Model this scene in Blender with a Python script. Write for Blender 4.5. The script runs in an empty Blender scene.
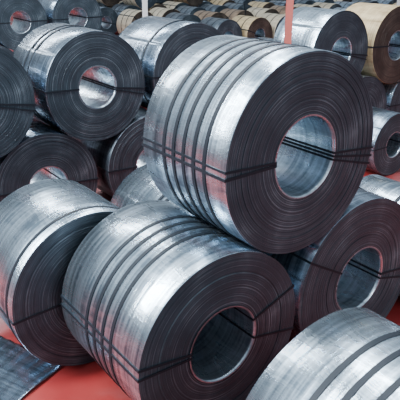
import bpy, math, random
from mathutils import Vector
random.seed(7)
scene=bpy.context.scene
H=3.62
O=(0.155,3.87)
AX=(0.6,-0.8); PX=(0.8,0.6)
ROT=math.atan2(0.6,0.8)

# ---------------- materials ----------------
def newmat(name):
    m=bpy.data.materials.new(name); m.use_nodes=True
    nt=m.node_tree; b=nt.nodes['Principled BSDF']
    return m,nt,b
def N(nt,t,**kw):
    n=nt.nodes.new(t)
    for k,v in kw.items(): setattr(n,k,v)
    return n
def ramp(nt,stops):
    r=N(nt,'ShaderNodeValToRGB'); e=r.color_ramp.elements
    e[0].position=stops[0][0]; e[0].color=(*stops[0][1],1)
    e[1].position=stops[-1][0]; e[1].color=(*stops[-1][1],1)
    for p,c in stops[1:-1]:
        x=e.new(p); x.color=(*c,1)
    return r
def sheet_mat(name,lo,hi,metal=0.95,rl=0.17,rh=0.40):
    m,nt,b=newmat(name); L=nt.links.new
    tc=N(nt,'ShaderNodeTexCoord'); oi=N(nt,'ShaderNodeObjectInfo')
    add=N(nt,'ShaderNodeVectorMath',operation='ADD'); L(tc.outputs['Object'],add.inputs[0])
    mul=N(nt,'ShaderNodeVectorMath',operation='SCALE'); mul.inputs[0].default_value=(17,31,9); L(oi.outputs['Random'],mul.inputs['Scale'])
    L(mul.outputs[0],add.inputs[1])
    # fine rolling streaks running round the coil
    mp=N(nt,'ShaderNodeMapping'); mp.inputs['Scale'].default_value=(1.3,30,1.3); L(add.outputs[0],mp.inputs[0])
    n1=N(nt,'ShaderNodeTexNoise'); n1.inputs['Scale'].default_value=1.0; n1.inputs['Detail'].default_value=5; L(mp.outputs[0],n1.inputs['Vector'])
    # oil smears / cross buckles, colour contrast raised to paint in uneven sheen
    mp2=N(nt,'ShaderNodeMapping'); mp2.inputs['Scale'].default_value=(5,1.3,5); L(add.outputs[0],mp2.inputs[0])
    n2=N(nt,'ShaderNodeTexNoise'); n2.inputs['Scale'].default_value=1.0; n2.inputs['Detail'].default_value=7; n2.inputs['Roughness'].default_value=.7; n2.inputs['Distortion'].default_value=.8; L(mp2.outputs[0],n2.inputs['Vector'])
    m1=N(nt,'ShaderNodeMath',operation='MULTIPLY'); L(n1.outputs['Fac'],m1.inputs[0]); m1.inputs[1].default_value=.4
    h=N(nt,'ShaderNodeMath',operation='MULTIPLY_ADD'); L(n2.outputs['Fac'],h.inputs[0]); h.inputs[1].default_value=.6; L(m1.outputs[0],h.inputs[2])
    r=ramp(nt,[(.39,lo),(.6,hi)]); L(h.outputs[0],r.inputs[0]); L(r.outputs[0],b.inputs['Base Color'])
    mr=N(nt,'ShaderNodeMapRange'); mr.inputs['From Min'].default_value=.35; mr.inputs['From Max'].default_value=.65
    mr.inputs['To Min'].default_value=rh; mr.inputs['To Max'].default_value=rl; L(n2.outputs['Fac'],mr.inputs['Value']); L(mr.outputs[0],b.inputs['Roughness'])
    b.inputs['Metallic'].default_value=metal
    bp=N(nt,'ShaderNodeBump'); bp.inputs['Strength'].default_value=.5; bp.inputs['Distance'].default_value=.014
    L(h.outputs[0],bp.inputs['Height']); L(bp.outputs[0],b.inputs['Normal'])
    return m
def face_mat(name,c0,c1,c2,c3):
    m,nt,b=newmat(name); L=nt.links.new
    tc=N(nt,'ShaderNodeTexCoord')
    mu=N(nt,'ShaderNodeVectorMath',operation='MULTIPLY'); mu.inputs[1].default_value=(1,0,1); L(tc.outputs['Object'],mu.inputs[0])
    ln=N(nt,'ShaderNodeVectorMath',operation='LENGTH'); L(mu.outputs[0],ln.inputs[0])
    oi=N(nt,'ShaderNodeObjectInfo')
    w=N(nt,'ShaderNodeMath',operation='ADD'); L(ln.outputs['Value'],w.inputs[0]); L(oi.outputs['Random'],w.inputs[1])
    n=N(nt,'ShaderNodeTexNoise',noise_dimensions='1D'); n.inputs['Scale'].default_value=75; n.inputs['Detail'].default_value=4; n.inputs['Roughness'].default_value=.7; L(w.outputs[0],n.inputs['W'])
    n2=N(nt,'ShaderNodeTexNoise'); n2.inputs['Scale'].default_value=3.0; n2.inputs['Detail'].default_value=5; L(tc.outputs['Object'],n2.inputs['Vector'])
    a=N(nt,'ShaderNodeMath',operation='MULTIPLY'); L(n.outputs['Fac'],a.inputs[0]); a.inputs[1].default_value=.62
    c=N(nt,'ShaderNodeMath',operation='MULTIPLY_ADD'); L(n2.outputs['Fac'],c.inputs[0]); c.inputs[1].default_value=.38; L(a.outputs[0],c.inputs[2])
    r=ramp(nt,[(.34,c0),(.48,c1),(.56,c2),(.66,c3)]); L(c.outputs[0],r.inputs[0]); L(r.outputs[0],b.inputs['Base Color'])
    b.inputs['Metallic'].default_value=.35; b.inputs['Roughness'].default_value=.44
    bp=N(nt,'ShaderNodeBump'); bp.inputs['Strength'].default_value=.26; bp.inputs['Distance'].default_value=.008
    L(n.outputs['Fac'],bp.inputs['Height']); L(bp.outputs[0],b.inputs['Normal'])
    return m
M_sheet=sheet_mat('galvanised_sheet',(.12,.165,.21),(.60,.74,.86))
M_sheetd=sheet_mat('cold_rolled_sheet',(.06,.085,.115),(.31,.39,.48))
M_sheetk=sheet_mat('dark_oiled_sheet',(.03,.04,.055),(.15,.19,.23),.8,.3,.5)
M_yel=sheet_mat('ochre_coated_sheet',(.26,.19,.10),(.52,.42,.25),.2,.4,.6)
M_bei=sheet_mat('beige_wrapped_sheet',(.28,.245,.18),(.50,.45,.35),.15,.5,.7)
M_brn=sheet_mat('brown_rust_sheet',(.10,.07,.05),(.26,.19,.13),.3,.45,.65)
M_face=face_mat('coil_edge_dark',(.020,.031,.042),(.034,.052,.069),(.055,.082,.104),(.20,.26,.30))
M_facer=face_mat('coil_edge_rusty',(.02,.018,.016),(.045,.038,.033),(.09,.075,.06),(.22,.18,.15))
M_bore=sheet_mat('bore_sheet',(.20,.26,.31),(.62,.74,.83),.9,.2,.42)
m,nt,b=newmat('strap_steel'); b.inputs['Base Color'].default_value=(.010,.016,.024,1); b.inputs['Metallic'].default_value=.2; b.inputs['Roughness'].default_value=.55; b.inputs['Specular IOR Level'].default_value=.35
M_strap=m

# ---------------- coil mesh ----------------
def coil_mesh(name,R,L,r,bands=(),straps=(),body=M_sheet,face=M_face,seed=0,seg=144,seam=140,bw=.036,nr=26,step=.007):
    rnd=random.Random(seed)
    V=[];F=[];MI=[];SM=[]
    def quadstrip(profile,mi,smooth,spiral=False,flip=False):
        base=len(V); n=seg+1 if spiral else seg
        for (rr,y) in profile:
            for i in range(n):
                t=math.radians(seam)+2*math.pi*i/seg
                q=rr-(step*i/seg if spiral else 0)
                V.append((q*math.cos(t),y,q*math.sin(t)))
        for j in range(len(profile)-1):
            for i in range(seg):
                i2=(i+1) if spiral else (i+1)%seg
                a=base+j*n+i; b_=base+j*n+i2; c=base+(j+1)*n+i2; d=base+(j+1)*n+i
                F.append((a,b_,c,d) if not flip else (d,c,b_,a)); MI.append(mi); SM.append(smooth)
        return base,n
    def box(c,ux,uy,uz,sx,sy,sz,mi):
        base=len(V); c=Vector(c)
        for dx in(-1,1):
            for dy in(-1,1):
                for dz in(-1,1):
                    V.append(tuple(c+ux*dx*sx/2+uy*dy*sy/2+uz*dz*sz/2))
        for f in((0,1,3,2),(4,6,7,5),(0,4,5,1),(2,3,7,6),(0,2,6,4),(1,5,7,3)):
            F.append(tuple(base+k for k in f)); MI.append(mi); SM.append(False)
    ch=.006
    bs,n=quadstrip([(R-ch,0),(R,ch),(R,L*.33),(R,L*.66),(R,L-ch),(R-ch,L)],0,True,True)
    for j in range(5):
        a=bs+j*n; b_=bs+(j+1)*n
        F.append((a,b_,b_+seg,a+seg)); MI.append(0); SM.append(False)
    for side in (0,1):
        prof=[]; y0=0 if side==0 else L; s=1 if side==0 else -1
        rs=[r+(R-ch-r)*k/nr for k in range(nr+1)]
        for k in range(nr):
            off=abs(rnd.gauss(0,.0025)) if 0<k<nr-1 else 0
            prof.append((rs[k],y0+s*off)); prof.append((rs[k+1]-(0.0005 if k<nr-1 else 0),y0+s*off))
        quadstrip(prof,1,False,False,side==0)
    quadstrip([(r,0),(r,L*.5),(r,L)],2,True,False,True)
    quadstrip([(r+.012,-.003),(r,-.004),(r-.004,.03),(r-.004,L-.03),(r,L+.004)],2,True,False,True)
    for y in bands:
        quadstrip([(R-.004,y-bw/2),(R+.004,y-bw/2),(R+.004,y+bw/2),(R-.004,y+bw/2)],3,False)
        t=math.radians(rnd.uniform(60,80)); rad=Vector((math.cos(t),0,math.sin(t))); tan=Vector((-math.sin(t),0,math.cos(t)))
        box(rad*(R+.004)+Vector((0,y,0)),rad,Vector((0,1,0)),tan,.008,bw*1.15,.05,3)
    for deg,w in straps:
        t=math.radians(deg); rad=Vector((math.cos(t),0,math.sin(t))); tan=Vector((-math.sin(t),0,math.cos(t))); Y=Vector((0,1,0))
        box(rad*(R+.001)+Y*L/2,rad,Y,tan,.008,L+.012,w,3)
        box(rad*(r-.005)+Y*L/2,rad,Y,tan,.006,L+.012,w,3)
        for yy in(-.004,L+.004):
            box(rad*((R+r)/2)+Y*yy,rad,Y,tan,R-r+.012,.006,w,3)
    me=bpy.data.meshes.new(name); me.from_pydata(V,[],F)
    for mt in(body,face,M_bore,M_strap): me.materials.append(mt)
    me.polygons.foreach_set('material_index',MI); me.polygons.foreach_set('use_smooth',SM); me.update()
    return me
def place(me,a,p,z,parent=None,name='steel_coil',roll=0):
    o=bpy.data.objects.new(name,me); scene.collection.objects.link(o)
    o.location=(O[0]+a*AX[0]+p*PX[0],O[1]+a*AX[1]+p*PX[1],z)
    o.rotation_euler=(0,roll,ROT)
    if parent: o.parent=parent
    return o
def coil(a,p,z,R=.8,L=1.26,r=.32,**kw):
    return place(coil_mesh('steel_coil',R,L,r,**kw),a,p,z)

G=.003
# front stack
coil(0,.82,2.168,L=1.07,bands=(.24,.37,.50,.63,.76),straps=((181,.024),(177,.018),(-5,.018),(-10,.018),(-15,.018)),seed=1,seam=60)
coil(0,.04,.783+G,R=.783,L=1.26,bands=(.40,.53,.66,.79),straps=((172,.02),(178,.02),(20,.02),(-12,.018)),seed=2,seam=60)
coil(0,1.66,.8+G,body=M_sheetd,straps=((150,.02),(-8,.02),(-16,.018)),bands=(.4,.54),seed=3)
coil(2.265,0,.8+G,bands=(.49,.63,.77,.91),straps=((176,.02),),seed=4,seam=60)
coil(-1.36,-.38,.765+G,R=.765,L=1.02,bands=(.12,),straps=((184,.022),(-5,.022)),seed=5,r=.3,seam=60)
coil(-1.5,1.16,.65+G,R=.65,r=.26,bands=(.4,.5),straps=((180,.02),),seed=6)
coil(0,3.08,.6+G,R=.6,L=1.1,r=.25,bands=(.5,),straps=((180,.02),),seed=8)
coil(-2.9,6.15,.55+G,R=.55,L=1.05,r=.22,body=M_sheetd,straps=((180,.02),(0,.02)),seed=9)
# second row
R2=.73; Z2=R2+G+math.sqrt(1.464**2-.8**2)
bodies=[M_sheetd,M_sheetd,M_sheetk,M_sheetd,M_sheet,M_sheet,M_sheet]
for i,p in enumerate((-1.19,.41,2.01,3.61,5.21,6.81,8.41)):
    coil(-4.12+random.uniform(-.05,.05),p,R2+G,R=R2,L=1.2,r=.27,body=bodies[i],bands=((.4,.55) if i%2 else ()),straps=((-4,.025),(178,.025)),seed=20+i,seg=112)
for i,(p,bd,fc) in enumerate(((-.39,M_sheetd,M_face),(1.21,M_sheetd,M_face),(2.81,M_sheetd,M_face),(6.01,M_sheet,M_face),(7.61,M_yel,M_facer))):
    coil(-4.12,p,Z2,R=R2,L=1.2 if i<3 else 1.0,r=.27,body=bd,face=fc,bands=((.35,) if i in(0,2) else (.6,.75) if i==1 else ()),straps=((-8,.025),(-14,.02),(178,.025)),seed=40+i,seg=112)
# third rows
for i,p in enumerate((2.6,4.2,5.8,7.4,9.0)):
    coil(-8.3,p,R2+G,R=R2,L=1.2,r=.27,body=[M_sheetd,M_sheet][i%2],straps=((0,.03),),seed=60+i,seg=96)
for i,p in enumerate((1.0,2.6,4.2,5.8,7.4)):
    coil(-12.4,p,R2+G,R=R2,L=1.2,r=.27,body=M_sheetd,straps=((0,.03),),seed=70+i,seg=96)
for i,p in enumerate((1.8,3.4,5.0)):
    coil(-12.4,p,Z2,R=R2,L=1.2,r=.27,body=M_sheetd,straps=((0,.03),(180,.03)),seed=80+i,seg=96)
# stockpile in the distance
COLS=((-2.6,24.0),(8.9,28.0))
pile=bpy.data.objects.new('coil_stockpile',None); scene.collection.objects.link(pile)
var=[]
for k,(bd,fc) in enumerate(((M_bei,M_face),(M_yel,M_facer),(M_brn,M_facer),(M_sheetk,M_face),(M_sheet,M_face),(M_bei,M_facer),(M_sheetd,M_face))):
    var.append(coil_mesh('coil_part',.66,1.2,.26,body=bd,face=fc,straps=((0,.04),(180,.04)),bands=(.4,.8),seed=100+k,seg=56,nr=8))
n=0
Z3=.663+math.sqrt(1.325**2-.72**2)
for ai,a in enumerate((-14.5,-17,-19.5,-22,-24.5,-27,-29.5,-32.5,-36)):
    p0=9.2 if ai<2 else 8+ai
    for j in range(26):
        p=p0+j*1.44
        x=O[0]+a*AX[0]+p*PX[0]; y=O[1]+a*AX[1]+p*PX[1]
        if x<-.42*y or x>.42*y: continue
        if any(math.hypot(x-cx,y-cy)<1.9 for cx,cy in COLS): continue
        n+=1
        place(random.choice(var),a+random.uniform(-.1,.1),p,.663,pile,'coil_%d'%n,random.uniform(0,6))
        if ai>=3 and random.random()<.35 and not any(math.hypot(x-cx,y-cy)<3.2 for cx,cy in COLS):
            n+=1; place(random.choice(var),a,p+.72,Z3,pile,'coil_%d'%n)

# ---------------- floor ----------------
def plane(name,pts,mat):
    me=bpy.data.meshes.new(name); me.from_pydata(pts,[],[tuple(range(len(pts)))]); me.materials.append(mat)
    o=bpy.data.objects.new(name,me); scene.collection.objects.link(o); return o
m,nt,b=newmat('red_painted_floor'); Lk=nt.links.new
tc=N(nt,'ShaderNodeTexCoord'); n1=N(nt,'ShaderNodeTexNoise'); n1.inputs['Scale'].default_value=.9; n1.inputs['Detail'].default_value=8; Lk(tc.outputs['Object'],n1.inputs['Vector'])
r=ramp(nt,[(.3,(.15,.016,.016)),(.5,(.27,.024,.024)),(.7,(.32,.05,.045))]); Lk(n1.outputs['Fac'],r.inputs[0])
n2=N(nt,'ShaderNodeTexNoise'); n2.inputs['Scale'].default_value=.45; n2.inputs['Detail'].default_value=6; Lk(tc.outputs['Object'],n2.inputs['Vector'])
r2=ramp(nt,[(.5,(0,0,0)),(.62,(.7,.7,.7))]); Lk(n2.outputs['Fac'],r2.inputs[0])
mx=N(nt,'ShaderNodeMix',data_type='RGBA'); Lk(r2.outputs[0],mx.inputs[0]); Lk(r.outputs[0],mx.inputs[6]); mx.inputs[7].default_value=(.15,.14,.145,1)
Lk(mx.outputs[2],b.inputs['Base Color']); b.inputs['Roughness'].default_value=.55; b.inputs['Specular IOR Level'].default_value=.3
plane('floor',[(-60,-15,0),(60,-15,0),(60,80,0),(-60,80,0)],m)
m,nt,b=newmat('plaster_wall'); b.inputs['Base Color'].default_value=(.5,.52,.52,1); b.inputs['Roughness'].default_value=.9
plane('wall_back',[(-60,80,0),(60,80,0),(60,80,9),(-60,80,9)],m)

# crumpled wrapping sheet on floor (bottom left)
V=[];F=[];nx,ny=60,24
for j in range(ny+1):
    for i in range(nx+1):
        u=i/nx;v=j/ny
        z=.012+.005*(1+math.sin(u*60))*(.3+.7*v)+.02*math.sin(u*3+v*4)**2
        V.append(((u-.5)*1.3,(v-.5)*.72,z))
for j in range(ny):
    for i in range(nx):
        a=j*(nx+1)+i; F.append((a,a+1,a+nx+2,a+nx+1))
me=bpy.data.meshes.new('scrap_steel_sheet'); me.from_pydata(V,[],F); me.materials.append(M_sheetd)
for q in me.polygons: q.use_smooth=True
o=bpy.data.objects.new('scrap_steel_sheet',me); scene.collection.objects.link(o)
o.location=(-2.02,4.66,.0); o.rotation_euler=(0,0,math.radians(-30))
md=o.modifiers.new('s','SOLIDIFY'); md.thickness=.006

# ---------------- columns ----------------
def column(name,x,y,w,h,col):
    m,nt,b=newmat(name+'_paint'); b.inputs['Base Color'].default_value=(*col,1); b.inputs['Roughness'].default_value=.5
    V=[];F=[]
    def bx(cx,cy,sx,sy,z0,z1):
        s=len(V)
        for z in(z0,z1):
            for dx,dy in((-1,-1),(1,-1),(1,1),(-1,1)): V.append((cx+dx*sx/2,cy+dy*sy/2,z))
        for f in((3,2,1,0),(4,5,6,7),(0,1,5,4),(1,2,6,5),(2,3,7,6),(3,0,4,7)): F.append(tuple(s+k for k in f))
    bx(0,-w/2,w,w*.12,.03,h); bx(0,w/2,w,w*.12,.03,h); bx(0,0,w*.12,w*.88,.03,h); bx(0,0,w*1.8,w*1.8,0,.03)
    me=bpy.data.meshes.new(name); me.from_pydata(V,[],F); me.materials.append(m)
    o=bpy.data.objects.new(name,me); scene.collection.objects.link(o); o.location=(x,y,0)
column('steel_column',1.37,9.6,.10,8,(.45,.12,.10))
column('steel_column',COLS[0][0]+.5,COLS[0][1],.2,8,(.70,.72,.73))
column('steel_column',COLS[1][0],COLS[1][1],.22,8,(.70,.72,.73))

# ---------------- light ----------------
w=bpy.data.worlds.new('World'); scene.world=w; w.use_nodes=True; nt=w.node_tree; Lk=nt.links.new
bg=nt.nodes['Background']; tc=N(nt,'ShaderNodeTexCoord'); sp=N(nt,'ShaderNodeSeparateXYZ'); Lk(tc.outputs['Generated'],sp.inputs[0])
r=ramp(nt,[(0,(.17,.195,.22)),(.15,(.28,.32,.365)),(.35,(.45,.52,.60)),(.55,(.80,.90,1.02)),(.8,(.66,.76,.86)),(1,(.52,.60,.68))]); Lk(sp.outputs['Z'],r.inputs[0]); Lk(r.outputs[0],bg.inputs['Color']); bg.inputs['Strength'].default_value=1.0
def area(name,loc,tgt,sx,sy,e,col):
    l=bpy.data.lights.new(name,'AREA'); l.shape='RECTANGLE'; l.size=sx; l.size_y=sy; l.energy=e; l.color=col
    o=bpy.data.objects.new(name,l); scene.collection.objects.link(o); o.location=loc
    o.rotation_euler=(Vector(tgt)-Vector(loc)).to_track_quat('-Z','Y').to_euler()
area('front_fill',(-7,2.5,9),(0,6,1),1.4,9,2900,(.93,.97,1))
area('front_fill',(-7,16,9),(0,14,1),1.4,9,1600,(.93,.97,1))
area('front_fill',(1,9,10),(1,9,0),1.4,10,1500,(.92,.96,1))
area('front_fill',(7,-6,8),(1,5,1),8,3,600,(.85,.94,1))  # soft fill added behind the camera to light the coil faces cool
s=bpy.data.lights.new('hall_daylight','SUN'); s.energy=1.3; s.angle=math.radians(15); s.color=(.95,.98,1)
so=bpy.data.objects.new('hall_daylight',s); scene.collection.objects.link(so)
so.rotation_euler=Vector((.65,.35,-.85)).to_track_quat('-Z','Y').to_euler(); so.location=(-5,-2,9)

cam=bpy.data.cameras.new('camera'); co=bpy.data.objects.new('camera',cam); scene.collection.objects.link(co)
cam.sensor_width=36; cam.lens=36*600/400; cam.clip_end=300
co.location=(0,0,H); co.rotation_euler=(math.radians(90-22.5),0,0)
scene.camera=co
